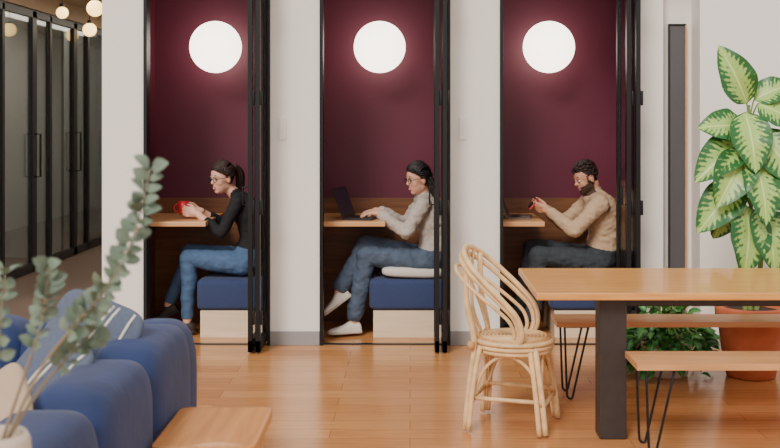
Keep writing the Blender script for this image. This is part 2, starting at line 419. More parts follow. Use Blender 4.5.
# ------------------------------------------------------------------ people
class Body:
    def __init__(s): s.mb = MB(); s.seg = []
    def cap(s, a, ra, bb, rb, lab, sm=1.0, seg=14):
        a = V(a); bb = V(bb); d = bb - a; L = d.length; t = d.normalized()
        up = V((0, 1, 0)) if abs(t.y) < 0.9 else V((0, 0, 1))
        A = (up - t * up.dot(t)).normalized(); B = t.cross(A)
        rows = []
        for k in range(1, 5):
            ang = -math.pi / 2 + k * math.pi / 8
            rows.append((a + t * (ra * math.sin(ang)), ra * math.cos(ang)))
        for k in range(0, 4):
            ang = k * math.pi / 8
            rows.append((bb + t * (rb * math.sin(ang)), rb * math.cos(ang)))
        verts = []; faces = []
        for c, r in rows:
            for k in range(seg):
                x = 2 * math.pi * k / seg
                verts.append(c + A * (r * math.cos(x)) + B * (r * math.sin(x)))
        n = len(rows)
        for i in range(n - 1):
            for k in range(seg):
                l = (k + 1) % seg
                faces.append((i * seg + k, i * seg + l, (i + 1) * seg + l, (i + 1) * seg + k))
        verts.append(a - t * ra); verts.append(bb + t * rb)
        for k in range(seg):
            l = (k + 1) % seg
            faces.append((n * seg, l, k)); faces.append((n * seg + 1, (n - 1) * seg + k, (n - 1) * seg + l))
        s.mb.raw(verts, faces, 'skin')
        s.seg.append((np.array(a), np.array(bb), ra, rb, lab, sm))
    def torso(s, rings, labs):
        side = V((0, 1, 0)); q = catmull(rings, 5); seg = 28; verts = []; faces = []
        N = len(q)
        for i in range(N):
            c = V(q[i][:3]); a = V(q[max(0, i - 1)][:3]); b2 = V(q[min(N - 1, i + 1)][:3]); t = (b2 - a).normalized()
            sd = (side - t * side.dot(t)).normalized(); fw = t.cross(sd)
            for k in range(seg):
                x = 2 * math.pi * k / seg
                verts.append(c + sd * (q[i][4] * math.copysign(abs(math.cos(x)) ** 0.85, math.cos(x))) + fw * (q[i][3] * math.copysign(abs(math.sin(x)) ** 0.85, math.sin(x))))
        for i in range(N - 1):
            for k in range(seg):
                l = (k + 1) % seg
                faces.append((i * seg + k, i * seg + l, (i + 1) * seg + l, (i + 1) * seg + k))
        faces.append(tuple(reversed(range(seg)))); faces.append(tuple((N - 1) * seg + k for k in range(seg)))
        s.mb.raw(verts, faces, 'skin')
        for i in range(len(rings) - 1):
            for off in (-0.6, 0, 0.6):
                a = np.array(rings[i][:3]) + np.array((0, off * rings[i][4], 0)); c = np.array(rings[i + 1][:3]) + np.array((0, off * rings[i + 1][4], 0))
                s.seg.append((a, c, rings[i][3], rings[i + 1][3], labs[i], 1.0))
    def ell(s, c, rad, R, lab, sm):
        s.mb.sup(c, rad, 'skin', R=R, nu=24, nv=14)
        m = min(rad)
        s.seg.append((np.array(c), np.array(c) + 1e-5, m, m, lab, sm))

def head_frame(yaw, pitch):
    F = V((-math.cos(yaw) * math.cos(pitch), -math.sin(yaw) * math.cos(pitch), -math.sin(pitch)))
    S = F.cross(V((0, 0, 1))).normalized(); U = S.cross(F)
    return Matrix((F, S, U)).transposed()

def hand(B, wrist, d, n, curl, ts, spread=0.0):
    d = V(d).normalized(); n = V(n); n = (n - d * n.dot(d)).normalized(); w = d.cross(n)
    if w.dot(V(ts)) < 0: w = -w      # w points to the thumb side
    wr = V(wrist)
    B.cap(wr - d * 0.02, 0.024, wr + d * 0.035, 0.026, 'skin', 0.2)
    offs = (0.031, 0.011, -0.010, -0.029); Ls = (0.068, 0.076, 0.070, 0.055)
    for o, L in zip(offs, Ls):
        kn = wr + d * (0.082 - abs(o - 0.008) * 0.25) + w * o
        B.cap(wr + d * 0.012 + w * o * 0.55, 0.014, kn, 0.0115, 'skin', 0.15)
        p = kn; ang = 0.0
        for f, r0, r1, cm in ((0.45, 0.0095, 0.0088, 0.8), (0.32, 0.0088, 0.008, 1.2), (0.23, 0.008, 0.007, 0.8)):
            ang += curl * cm
            q = p + (d * math.cos(ang) + n * math.sin(ang) + w * o * spread * 3).normalized() * (L * f)
            B.cap(p, r0, q, r1, 'skin', 0.05, 10); p = q
    a = wr + d * 0.022 + w * 0.022; t1 = a + (d * 0.7 + w * 0.6 + n * 0.45).normalized() * 0.04
    t2 = t1 + (d * 0.85 + w * 0.1 + n * 0.5).normalized() * 0.032; t3 = t2 + (d * 0.9 - w * 0.1 + n * 0.5).normalized() * 0.024
    B.cap(a, 0.015, t1, 0.0115, 'skin', 0.15); B.cap(t1, 0.0115, t2, 0.0098, 'skin', 0.1); B.cap(t2, 0.0098, t3, 0.008, 'skin', 0.05)

def shoe(mb, ankle, d, up, upper, sole, L=0.25):
    d = V(d).normalized(); up = V(up); up = (up - d * up.dot(d)).normalized(); sd = d.cross(up)
    heel = V(ankle) - up * 0.085 - d * 0.06
    prof = [(0.0, 0.018, 0.045), (0.03, 0.032, 0.072), (0.10, 0.036, 0.088), (0.25, 0.036, 0.098), (0.38, 0.037, 0.088), (0.52, 0.041, 0.066), (0.70, 0.045, 0.050), (0.86, 0.041, 0.040), (0.95, 0.030, 0.032), (1.0, 0.012, 0.020)]
    q = catmull([(a, b2, c) for a, b2, c in prof], 3)
    for base, top, mat, gw in ((0.018, None, upper, 0.0), (0.0, 0.022, sole, 0.004)):
        verts = []; faces = []; seg = 16
        for (t, w, h) in q:
            c = heel + d * (L * t + (0 if gw == 0 else (t - 0.5) * 0.008))
            hh = (top if top else h); w2 = w + gw
            for k in range(seg):
                a = 2 * math.pi * k / seg
                y = math.sin(a); x = math.cos(a)
                if top: z = base + (hh - base) * (0.5 + 0.5 * math.copysign(abs(y) ** 0.4, y)); xx = math.copysign(abs(x) ** 0.4, x)
                else: z = base + (hh - base) * max(0, y) ** 0.75 - 0.004 * (y < 0); xx = math.copysign(abs(x) ** 0.7, x)
                verts.append(c + sd * (w2 * xx) + up * z)
        n = len(q)
        for i in range(n - 1):
            for k in range(seg):
                l = (k + 1) % seg
                faces.append((i * seg + k, i * seg + l, (i + 1) * seg + l, (i + 1) * seg + k))
        faces.append(tuple(reversed(range(seg)))); faces.append(tuple((n - 1) * seg + k for k in range(seg)))
        mb.raw(verts, faces, mat)

def person(name, D):
    B = Body(); k = D.get('k', 1.0)
    root = empty(name)
    B.torso(D['torso'], D['tlab'])
    nb = V(D['torso'][-1][:3]); HC = V(D['head']); HR = head_frame(D['yaw'], D['pitch']); hs = D.get('hs', 0.95)
    hp = lambda x, y, z: HC + HR @ (V((x, y, z)) * hs)
    B.cap(nb - V((0, 0, 0.02)), D['neck'] + 0.006, hp(-0.03, 0, -0.06), D['neck'], 'skin', 0.6)
    if D.get('collar'):
        B.cap(nb - V((0, 0, 0.035)), D['neck'] + 0.024, nb + V((-0.006, 0, 0.0)), D['neck'] + 0.016, 'top', 0.6)
    for arm in D['arms']:
        sh, el, wr = V(arm['s']), V(arm['e']), V(arm['w'])
        ra = D['ra']
        B.cap(nb + (sh - nb) * 0.35 - V((0, 0, 0.02)), 0.05 * k, sh, ra * 1.12, 'top')
        B.cap(sh, ra * 1.12, el, ra * 0.86, 'top')
        sf = D['sleeve']; mid = el + (wr - el) * sf
        B.cap(el, ra * 0.86, mid, ra * (0.70 if sf > 0.8 else 0.80), 'top')
        B.cap(mid, 0.031 * k, wr, 0.024 * k, 'skin', 0.5)
        hand(B, wr, arm['d'], arm['n'], arm['c'], arm['ts'])
    for leg in D['legs']:
        h, kn, an = V(leg['h']), V(leg['k']), V(leg['a'])
        rt = D['rt']
        B.cap(h, rt * 1.15, h + (kn - h) * 0.4, rt * 1.02, 'pants'); B.cap(h + (kn - h) * 0.4, rt * 1.02, kn, rt * 0.74, 'pants')
        cm = kn + (an - kn) * 0.3 + V((0.012, 0, 0))
        hem = kn + (an - kn) * D.get('hem', 0.9)
        B.cap(kn, rt * 0.74, cm, rt * 0.72, 'pants'); B.cap(cm, rt * 0.72, hem, rt * D.get('hemr', 0.58), 'pants')
        B.cap(hem, 0.036, an, 0.033, 'skin', 0.5)
    E = lambda c, r, sm=0.25: B.ell(hp(*c), tuple(x * hs for x in r), HR, 'skin', sm)
    E((0, 0, 0.028), (0.094, 0.075, 0.092)); E((0.026, 0, -0.045), (0.062, 0.055, 0.072)); E((0.055, 0, -0.093), (0.027, 0.027, 0.022))
    E((0.093, 0, -0.022), (0.019, 0.012, 0.014), 0.05); E((0.087, 0, -0.002), (0.013, 0.009, 0.028), 0.05)
    for sgn in (-1, 1):
        E((0.05, sgn * 0.033, -0.028), (0.032, 0.024, 0.03)); E((-0.006, sgn * 0.075, -0.01), (0.018, 0.009, 0.03), 0.05)
        E((0.076, sgn * 0.028, 0.022), (0.014, 0.024, 0.008), 0.1)
        E((-0.0, sgn * 0.03, -0.06), (0.05, 0.024, 0.035))
    E((0.078, 0, -0.064), (0.012, 0.022, 0.014), 0.1)
    tmp = B.mb.done('tmp_body')
    md = tmp.modifiers.new('r', 'REMESH'); md.mode = 'VOXEL'; md.voxel_size = 0.0050
    dg = bpy.context.evaluated_depsgraph_get(); me = bpy.data.meshes.new_from_object(tmp.evaluated_get(dg))
    bpy.data.objects.remove(tmp)
    n = len(me.vertices); co = np.empty(n * 3); me.vertices.foreach_get('co', co); co = co.reshape(-1, 3)
    best = np.full(n, 1e9); lab = np.zeros(n, int); sm = np.zeros(n); LAB = ['skin', 'top', 'pants']
    for a, c, ra, rb, l, s_ in B.seg:
        ab = c - a; t = np.clip(((co - a) @ ab) / max(1e-12, ab @ ab), 0, 1)
        d = np.linalg.norm(co - (a + t[:, None] * ab), axis=1) - (ra + (rb - ra) * t)
        m_ = d < best; best[m_] = d[m_]; lab[m_] = LAB.index(l); sm[m_] = s_
    hd = np.linalg.norm(co - np.array(HC), axis=1) < 0.118 * hs
    lab[hd] = 0; sm[hd] = np.minimum(sm[hd], 0.25)
    # hair roots and beard are coloured on the head surface itself, in head coordinates
    hl = ((co - np.array(HC)) @ np.array(HR)) / hs
    near = np.linalg.norm(co - np.array(HC), axis=1) < 0.14 * hs
    x, y, z = hl[:, 0], hl[:, 1], hl[:, 2]
    if D.get('short'):
        scalp = near & (z > np.minimum(0.075, 0.066 - np.maximum(0, -x + 0.05) * 1.2)) & (z > -0.045)
    else:
        scalp = near & (z > np.minimum(0.078, 0.072 - np.maximum(0, -x + 0.055) * 1.5)) & (z > -0.05)
    ear = (np.abs(y) > 0.068) & (np.abs(x + 0.006) < 0.022) & (np.abs(z + 0.01) < 0.035)
    lab[scalp & ~ear] = 3
    if D.get('beard'):
        bd = near & (z > -0.13) & (x > -0.015) & (z < -0.036 - 0.25 * np.maximum(0, x - 0.03))
        bd |= near & (np.abs(y) > 0.05) & (x > -0.0) & (x < 0.028) & (z < 0.03) & (z > -0.06)
        mouth = (np.abs(y) < 0.020) & (x > 0.07) & (z > -0.072) & (z < -0.057)
        lab[bd & ~mouth & ~ear] = 4
    ed = np.empty(len(me.edges) * 2, int); me.edges.foreach_get('vertices', ed); ed = ed.reshape(-1, 2)
    deg = np.bincount(ed.ravel(), minlength=n).astype(float)
    for it in range(14):
        acc = np.zeros_like(co)
        for j in range(3):
            acc[:, j] = np.bincount(ed[:, 0], co[ed[:, 1], j], n) + np.bincount(ed[:, 1], co[ed[:, 0], j], n)
        co = co + (acc / deg[:, None] - co) * (0.6 * sm)[:, None]
    me.vertices.foreach_set('co', co.ravel()); me.update()
    nr = np.empty(n * 3); me.vertices.foreach_get('normal', nr); nr = nr.reshape(-1, 3)
    cl = np.where((lab > 0) & (lab < 3))[0]; amp = D.get('wr', 0.006)
    for i in cl:
        p = co[i]
        f = noise.noise((p[0] * 16, p[1] * 9, p[2] * 20)) + 0.5 * noise.noise((p[0] * 34 + 5, p[1] * 20, p[2] * 40))
        co[i] = p + nr[i] * (0.004 + amp * f)
    for i in np.where(lab == 4)[0]: co[i] = co[i] + nr[i] * (0.004 + 0.002 * noise.noise(V(co[i]) * 200))
    me.vertices.foreach_set('co', co.ravel()); me.materials.clear()
    for mm in (D['skin'], D['top'], D['pants'], D['hair'], 'beard'): me.materials.append(M[mm])
    npoly = len(me.polygons); ls = np.empty(npoly, int); me.polygons.foreach_get('loop_start', ls)
    lv = np.empty(len(me.loops), int); me.loops.foreach_get('vertex_index', lv)
    me.polygons.foreach_set('material_index', lab[lv[ls]]); me.polygons.foreach_set('use_smooth', np.ones(npoly, bool)); me.update()
    bo = bpy.data.objects.new('body', me); scene.collection.objects.link(bo); bo.parent = root
    f = MB()
    for sgn in (-1, 1):
        f.sup(hp(0.0775, sgn * 0.030, 0.003), tuple(x * hs for x in (0.0115, 0.0155, 0.0095)), 'eye', R=HR, nu=16, nv=10)
        f.sup(hp(0.0865, sgn * 0.030, 0.002), tuple(x * hs for x in (0.0045, 0.0065, 0.0068)), 'iris', R=HR, nu=14, nv=8)
        f.tube([hp(0.084, sgn * 0.013, 0.026), hp(0.087, sgn * 0.03, 0.032), hp(0.077, sgn * 0.048, 0.026)], [0.003 * hs, 0.004 * hs, 0.002 * hs], D['hair'], 6, 3)
        f.tube([hp(0.084, sgn * 0.016, 0.008), hp(0.088, sgn * 0.03, 0.0135), hp(0.08, sgn * 0.045, 0.006)], 0.0017, D['hair'], 6, 3)
    sml = 0.006 if D.get('smile') else 0.0
    if sml: f.tube([hp(0.079, -0.02, -0.062 + sml), hp(0.091, 0, -0.066), hp(0.079, 0.02, -0.062 + sml)], [0.002, 0.005, 0.002], 'teeth', 8, 4)
    lm = D.get('lipm', 'lips')
    f.tube([hp(0.078, -0.023, -0.062 + sml), hp(0.091, -0.008, -0.060), hp(0.092, 0.0, -0.061), hp(0.091, 0.008, -0.060), hp(0.078, 0.023, -0.062 + sml)], [0.0015, 0.0035, 0.003, 0.0035, 0.0015], lm, 8, 4)
    f.tube([hp(0.078, -0.023, -0.063 + sml), hp(0.0885, 0, -0.074), hp(0.078, 0.023, -0.063 + sml)], [0.0015, 0.005, 0.0015], lm, 8, 4)
    f.done('face', parent=root)
    if D.get('glasses'):
        g = MB()
        for sgn in (-1, 1):
            pts = []
            for i in range(16):
                a = 2 * math.pi * i / 16
                pts.append(hp(0.098 - 0.004 * abs(math.cos(a)), sgn * (0.032) + 0.024 * math.copysign(abs(math.cos(a)) ** 0.8, math.cos(a)), 0.001 + 0.019 * math.copysign(abs(math.sin(a)) ** 0.8, math.sin(a))))
            g.tube(pts, 0.0022, 'black', 6, closed=True)
            g.tube([hp(0.093, sgn * 0.056, 0.006), hp(0.06, sgn * 0.074, 0.008), hp(-0.005, sgn * 0.083, 0.006), hp(-0.02, sgn * 0.082, -0.012)], 0.002, 'black', 6, 3)
        g.tube([hp(0.099, -0.009, 0.004), hp(0.103, 0, 0.007), hp(0.099, 0.009, 0.004)], 0.002, 'black', 6, 2)
        g.done('glasses', parent=root)
    # hair: locks laid over the skull, swept from the hairline backwards
    h = MB()
    def skull(az, el, off):
        dx, dy, dz = math.cos(el) * math.cos(az), math.cos(el) * math.sin(az), math.sin(el)
        return V((dx * (0.094 + off), dy * (0.075 + off), dz * (0.092 + off) + 0.028))
    rnd = random.Random(3)
    if D.get('short'):
        for i in range(460):
            az = rnd.uniform(-math.pi, math.pi); el = math.asin(rnd.uniform(-0.45, 1.0))
            p = skull(az, el, 0.002)
            lim = 0.070 - max(0, -p.x + 0.05) * 1.25
            if p.z < lim or p.z < -0.04: continue
            top = max(0, min(1, (p.z - 0.05) / 0.05))
            L = 0.014 + 0.028 * top
            nrm = V((p.x, p.y, p.z - 0.028)).normalized()
            sw = V((-0.9 + 0.3 * rnd.random(), p.y * 6 * (1 - top), -0.6 * (1 - top))) + V((rnd.uniform(-.2, .2), rnd.uniform(-.25, .25), rnd.uniform(-.15, .15)))
            sw = (sw - nrm * sw.dot(nrm)).normalized()
            o = 0.002 + 0.008 * top
            h.tube([hp(*p), hp(*(p + nrm * o + sw * L * .5)), hp(*(p + nrm * o * .6 + sw * L))], [0.006 * hs, 0.006 * hs, 0.002], D['hair'], 5, 2)
    else:
        kn = V(D['knot'])
        for i in range(150):
            t = i / 149.0
            a = (t * 2 - 1) * math.pi * 0.95
            lay = i % 3
            el = 0.56 - 0.60 * min(1.0, abs(a) / 1.3) ** 1.3 - (0.18 if abs(a) > 1.6 else 0)
            p0 = skull(a, el + 0.10 * lay, -0.001 + 0.001 * lay)
            pts = [p0]
            end = kn + V((0, 0, rnd.uniform(-.012, .012)))
            d0 = (p0 - V((0, 0, 0.028))).normalized(); d1 = (end - V((0, 0, 0.028))).normalized()
            for s_ in (0.2, 0.4, 0.6, 0.8):
                dd = (d0 * (1 - s_) + d1 * s_ + V((0, 0, 0.55 * math.sin(math.pi * s_) * (1.0 if abs(a) < 1.2 else 0.2))))
                dd.normalize(); off = 0.006 + 0.006 * math.sin(math.pi * s_) + rnd.uniform(0, 0.003)
                pts.append(V((dd.x * (0.094 + off), dd.y * (0.075 + off), dd.z * (0.092 + off) + 0.028)))
            pts.append(end)
            h.tube([hp(*p) for p in pts], [0.004 * hs, 0.0085 * hs, 0.010 * hs, 0.010 * hs, 0.009 * hs, 0.006 * hs], D['hair'], 6, 3, flat=0.6)
        def cap(p):
            k2 = 1.0 if (p.z > min(0.05, 0.042 - max(0, -p.x + 0.055) * 1.5) and p.z > -0.07) else 0.86
            return p * k2 * hs
        h.sup(hp(0, 0, 0.028), (0.099, 0.080, 0.098), D['hair'], R=HR, nu=48, nv=30, fn=cap)
    for ch in D.get('tails', []):
        for j in range(7):
            a = j * 2 * math.pi / 7
            h.tube([hp(p[0] + r * .5 * math.cos(a), p[1] + r * .5 * math.sin(a), p[2] + 0.006 * math.sin(a * 3)) for p, r in ch], [r * hs * 0.55 for p, r in ch], D['hair'], 8, 5)
    h.done('hair', parent=root)
    s = MB()
    for leg in D['legs']:
        shoe(s, leg['a'], leg['fd'], leg['fu'], leg.get('up', 'sneak'), leg.get('so', 'sole'), leg.get('L', 0.25))
    s.done('shoes', parent=root)
    return root

person('woman', dict(
    torso=[(-1.235, 8.17, .535, .12, .165), (-1.205, 8.17, .62, .108, .15), (-1.19, 8.17, .72, .092, .125), (-1.20, 8.17, .83, .103, .135), (-1.23, 8.17, .92, .108, .15), (-1.27, 8.17, .985, .07, .125), (-1.30, 8.17, 1.035, .05, .06)],
    tlab=['pants', 'top', 'top', 'top', 'top', 'top'],
    head=(-1.405, 8.13, 1.165), yaw=0.75, pitch=0.12, hs=0.97, neck=0.044, ra=0.045, rt=0.080, sleeve=0.55, hemr=0.52, hem=0.9,
    arms=[dict(s=(-1.28, 8.01, .985), e=(-1.39, 7.97, .765), w=(-1.585, 8.05, .905), d=(-1, .12, .18), n=(0.0, 1, 0), c=0.5, ts=(0, 0, 1)),
          dict(s=(-1.29, 8.33, .985), e=(-1.44, 8.37, .80), w=(-1.60, 8.21, .915), d=(-1, -.12, .15), n=(0, -1, 0), c=0.5, ts=(0, 0, 1))],
    legs=[dict(h=(-1.25, 8.08, .53), k=(-1.655, 8.06, .575), a=(-1.66, 8.06, .10), fd=(-1, -.15, 0), fu=(0, 0, 1), up='shoeb', so='shoeb', L=.235),
          dict(h=(-1.25, 8.26, .53), k=(-1.67, 8.23, .60), a=(-1.83, 8.20, .20), fd=(-1, -.1, -.45), fu=(-.4, 0, 1), up='shoeb', so='shoeb', L=.235)],
    skin='skin', top='topblk', pants='jean1', hair='hairb', glasses=True, smile=True, knot=(-0.10, 0, 0.06),
    tails=[[((-0.09, 0, 0.06), 0.02), ((-0.125, 0, 0.066), 0.03), ((-0.155, 0, 0.02), 0.036), ((-0.155, 0, -0.05), 0.035), ((-0.145, 0, -0.12), 0.03), ((-0.15, 0.0, -0.18), 0.012)]]))

person('woman.001', dict(
    torso=[(.14, 8.15, .535, .12, .165), (.17, 8.15, .62, .112, .155), (.18, 8.15, .72, .105, .14), (.165, 8.15, .83, .115, .15), (.14, 8.15, .92, .115, .158), (.115, 8.15, .985, .078, .13), (.10, 8.15, 1.035, .052, .062)],
    tlab=['pants', 'top', 'top', 'top', 'top', 'top'],
    head=(.065, 8.11, 1.16), yaw=0.45, pitch=0.15, hs=0.97, neck=0.044, ra=0.055, rt=0.084, sleeve=0.9, hemr=0.72, hem=0.88, wr=0.010, collar=True,
    arms=[dict(s=(.095, 7.99, .97), e=(-.03, 7.95, .77), w=(-.225, 8.06, .905), d=(-1, .1, 0), n=(0, 0, -1), c=0.3, ts=(0, 1, 0)),
          dict(s=(.095, 8.32, .97), e=(-.03, 8.36, .80), w=(-.23, 8.24, .91), d=(-1, -.1, 0), n=(0, 0, -1), c=0.3, ts=(0, -1, 0))],
    legs=[dict(h=(.12, 8.06, .54), k=(-.33, 8.05, .595), a=(-.42, 8.03, .105), fd=(-1, -.3, 0), fu=(0, 0, 1)),
          dict(h=(.12, 8.24, .54), k=(-.34, 8.15, .67), a=(-.53, 8.02, .33), fd=(-.8, -.3, -.55), fu=(-.5, 0, 1))],
    skin='skin2', top='greyk', pants='jean2', hair='hairk', glasses=True, smile=True, knot=(-0.10, 0, -0.01),
    tails=[[((-0.06, -0.045, -0.0), 0.035), ((-0.085, -0.05, -0.06), 0.038), ((-0.10, -0.05, -0.13), 0.034), ((-0.10, -0.05, -0.2), 0.015)],
           [((-0.06, 0.045, -0.0), 0.035), ((-0.085, 0.05, -0.06), 0.038), ((-0.10, 0.05, -0.13), 0.034), ((-0.10, 0.05, -0.2), 0.015)]]))

person('man', dict(
    torso=[(1.42, 8.15, .535, .12, .165), (1.45, 8.15, .63, .12, .16), (1.465, 8.15, .74, .112, .155), (1.455, 8.15, .85, .12, .17), (1.43, 8.15, .945, .12, .18), (1.40, 8.15, 1.01, .085, .155), (1.38, 8.15, 1.055, .058, .068)],
    tlab=['pants', 'top', 'top', 'top', 'top', 'top'],
    head=(1.322, 8.12, 1.172), yaw=0.30, pitch=0.36, hs=0.99, neck=0.053, ra=0.058, rt=0.086, sleeve=0.88, hemr=0.62, wr=0.009, collar=True, k=1.1,
    arms=[dict(s=(1.40, 7.96, .98), e=(1.20, 7.93, .79), w=(1.035, 8.03, .925), d=(-1, .25, .25), n=(0, .8, .6), c=0.45, ts=(-.3, 0, 1)),
          dict(s=(1.39, 8.35, .98), e=(1.18, 8.38, .80), w=(1.035, 8.24, .925), d=(-1, -.25, .25), n=(0, -.8, .6), c=0.45, ts=(-.3, 0, 1))],
    legs=[dict(h=(1.41, 8.06, .54), k=(.95, 8.03, .60), a=(.90, 8.02, .10), fd=(-1, -.2, 0), fu=(0, 0, 1), up='shoeb', so='shoeb', L=.27),
          dict(h=(1.41, 8.25, .54), k=(.93, 8.24, .63), a=(.80, 8.24, .10), fd=(-1, -.1, 0), fu=(0, 0, 1), up='shoeb', so='shoeb', L=.27)],
    skin='skin3', top='beige', pants='trou', hair='hairb', beard=True, short=True, lipm='lipm'))

# ------------------------------------------------------------------ corridor
b = MB()
PX = -4.0
y = 8.6; i = 0
while y < 18:
    wd = 0.07 if i % 2 else 0.13
    b.box(PX - 0.03, PX + 0.03, y, y + wd, 0, 2.75, 'black')
    b.box(PX - 0.006, PX + 0.006, y + wd, y + (0.85 if i % 2 else 0.55), 0.08, 2.70, 'dglass')
    if i % 2 == 0:
        b.tube([(PX + 0.03, y + 0.06, 1.0), (PX + 0.09, y + 0.06, 1.0), (PX + 0.09, y + 0.06, 1.45), (PX + 0.03, y + 0.06, 1.45)], 0.012, 'black', 8)
    y += 0.85 if i % 2 else 0.55; i += 1
b.box(PX - 0.03, PX + 0.03, 8.6, y, 0, 0.09, 'black'); b.box(PX - 0.03, PX + 0.03, 8.6, y, 2.68, 2.76, 'black')
b.done('window_partition', 0.003)
b = MB(); b.box(PX - 0.05, PX + 0.05, 8.6, 18.3, 2.765, H, 'ceil'); b.done('wall_bulkhead')
b = MB(); b.box(-7.5, -7.4, 7.95, 20, 0, H, 'roomw'); b.done('wall_office')
b = MB(); b.box(-7.39, -2.2, 19.9, 20, 0, H, 'roomw'); b.done('wall_corridor_end')
b = MB()
for yy in (12.6, 15.4): b.box(-7.39, PX - 0.06, yy, yy + 0.1, 0, H, 'roomw')
b.done('wall_office_divider')
b = MB()
for yy in (10.5, 13.2, 16.0):
    b.box(-6.4, -5.2, yy, yy + 0.7, 0.71, 0.74, 'oakb')
    for xx in (-6.35, -5.3):
        for y2 in (yy + 0.04, yy + 0.6): b.box(xx, xx + 0.05, y2, y2 + 0.05, 0, 0.71, 'black')
b.done('office_desk')
for i, (x, yy, z, r) in enumerate(((-2.88, 9.9, 2.62, .075), (-3.55, 12.0, 2.60, .075), (-3.5, 10.9, 2.68, .06), (-3.75, 13.6, 2.66, .075), (-3.8, 15.5, 2.66, .08), (-4.9, 11.5, 2.5, .12), (-5.6, 14.2, 2.5, .12))):
    b = MB(); b.sup((x, yy, z), (r, r, r), 'warm', nu=24, nv=14); b.tube([(x, yy, z + r - 0.01), (x, yy, z + r + 0.03)], 0.025, 'black', 12); b.tube([(x, yy, z + r), (x, yy, H)], 0.004, 'black', 6)
    b.done('pendant_lamp' if i == 0 else 'pendant_lamp.%03d' % i)

# ------------------------------------------------------------------ dining table and benches
b = MB()
b.box(0.622, 3.4, 5.32, 6.22, 0.713, 0.75, 'oak')
b.box(0.95, 1.085, 5.42, 5.56, 0.0, 0.713, 'legd'); b.box(2.9, 3.03, 5.42, 5.56, 0, 0.713, 'legd'); b.box(2.9, 3.03, 5.98, 6.12, 0, 0.713, 'legd')
b.box(1.085, 2.9, 5.46, 5.52, 0.66, 0.712, 'legd')
b.done('dining_table', 0.006)

def bench(name, x0, x1, y0, y1):
    b = MB(); b.box(x0, x1, y0, y1, 0.42, 0.45, 'oakb')
    for xe, sg in ((x0 + 0.05, 1), (x1 - 0.05, -1)):
        for yy in (y0 + 0.035, y1 - 0.035):
            b.box(min(xe, xe + sg * .14), max(xe, xe + sg * .14), yy - 0.02, yy + 0.02, 0.414, 0.4199, 'black')
            b.tube([(xe, yy, 0.415), (xe + sg * 0.012, yy, 0.06), (xe + sg * 0.02, yy, 0.015), (xe + sg * 0.032, yy, 0.007), (xe + sg * 0.044, yy, 0.015), (xe + sg * 0.055, yy, 0.06), (xe + sg * 0.135, yy, 0.415)], 0.0065, 'black', 8, 3)
    return b.done(name, 0.004)
bench('bench', 1.07, 3.2, 5.10, 5.39)
bench('bench.001', 0.835, 3.2, 6.16, 6.42)

# ------------------------------------------------------------------ rattan chair
b = MB()
cc = V((0.545, 5.68, 0)); th = math.radians(-18)
F = V((math.cos(th), math.sin(th), 0)); S = V((-math.sin(th), math.cos(th), 0))
cp = lambda f, s_, z: tuple(cc + F * f + S * s_ + V((0, 0, z)))
b.lathe([(0.01, 0.445), (0.17, 0.445), (0.195, 0.45), (0.20, 0.462), (0.19, 0.474), (0.16, 0.472), (0.01, 0.468)], cc, 'rattand', 36)
for r, z in ((0.205, 0.455), (0.20, 0.43), (0.19, 0.407)):
    b.tube([cp(r * math.cos(a), r * math.sin(a), z) for a in np.linspace(0, 2 * math.pi, 28, endpoint=False)], 0.0125, 'rattan', 8, closed=True)
for r in np.arange(0.03, 0.19, 0.02):
    b.tube([cp(r * math.cos(a), r * math.sin(a), 0.472) for a in np.linspace(0, 2 * math.pi, 28, endpoint=False)], 0.006, 'rattan', 6, closed=True)
def hoop(sc, top, r, inset):
    pts = [(0.05, 0.175, 0.43), (0.085, 0.20, 0.51), (0.065, 0.218, 0.60), (0.0, 0.225, 0.675), (-0.085, 0.222, 0.755), (-0.175, 0.195, 0.84), (-0.235, 0.125, 0.90), (-0.255, 0.05, 0.922), (-0.26, 0.0, 0.925)]
    pts = [(f - inset * 0.3, s_ * sc, 0.43 + (z - 0.43) * top) for f, s_, z in pts]
    full = pts + [(f, -s_, z) for f, s_, z in reversed(pts[:-1])]
    b.tube([cp(*p) for p in full], r, 'rattan', 10, 5)
hoop(1.0, 1.0, 0.0145, 0.0); hoop(0.92, 0.93, 0.0125, 0.06); hoop(0.78, 0.80, 0.010, 0.16)
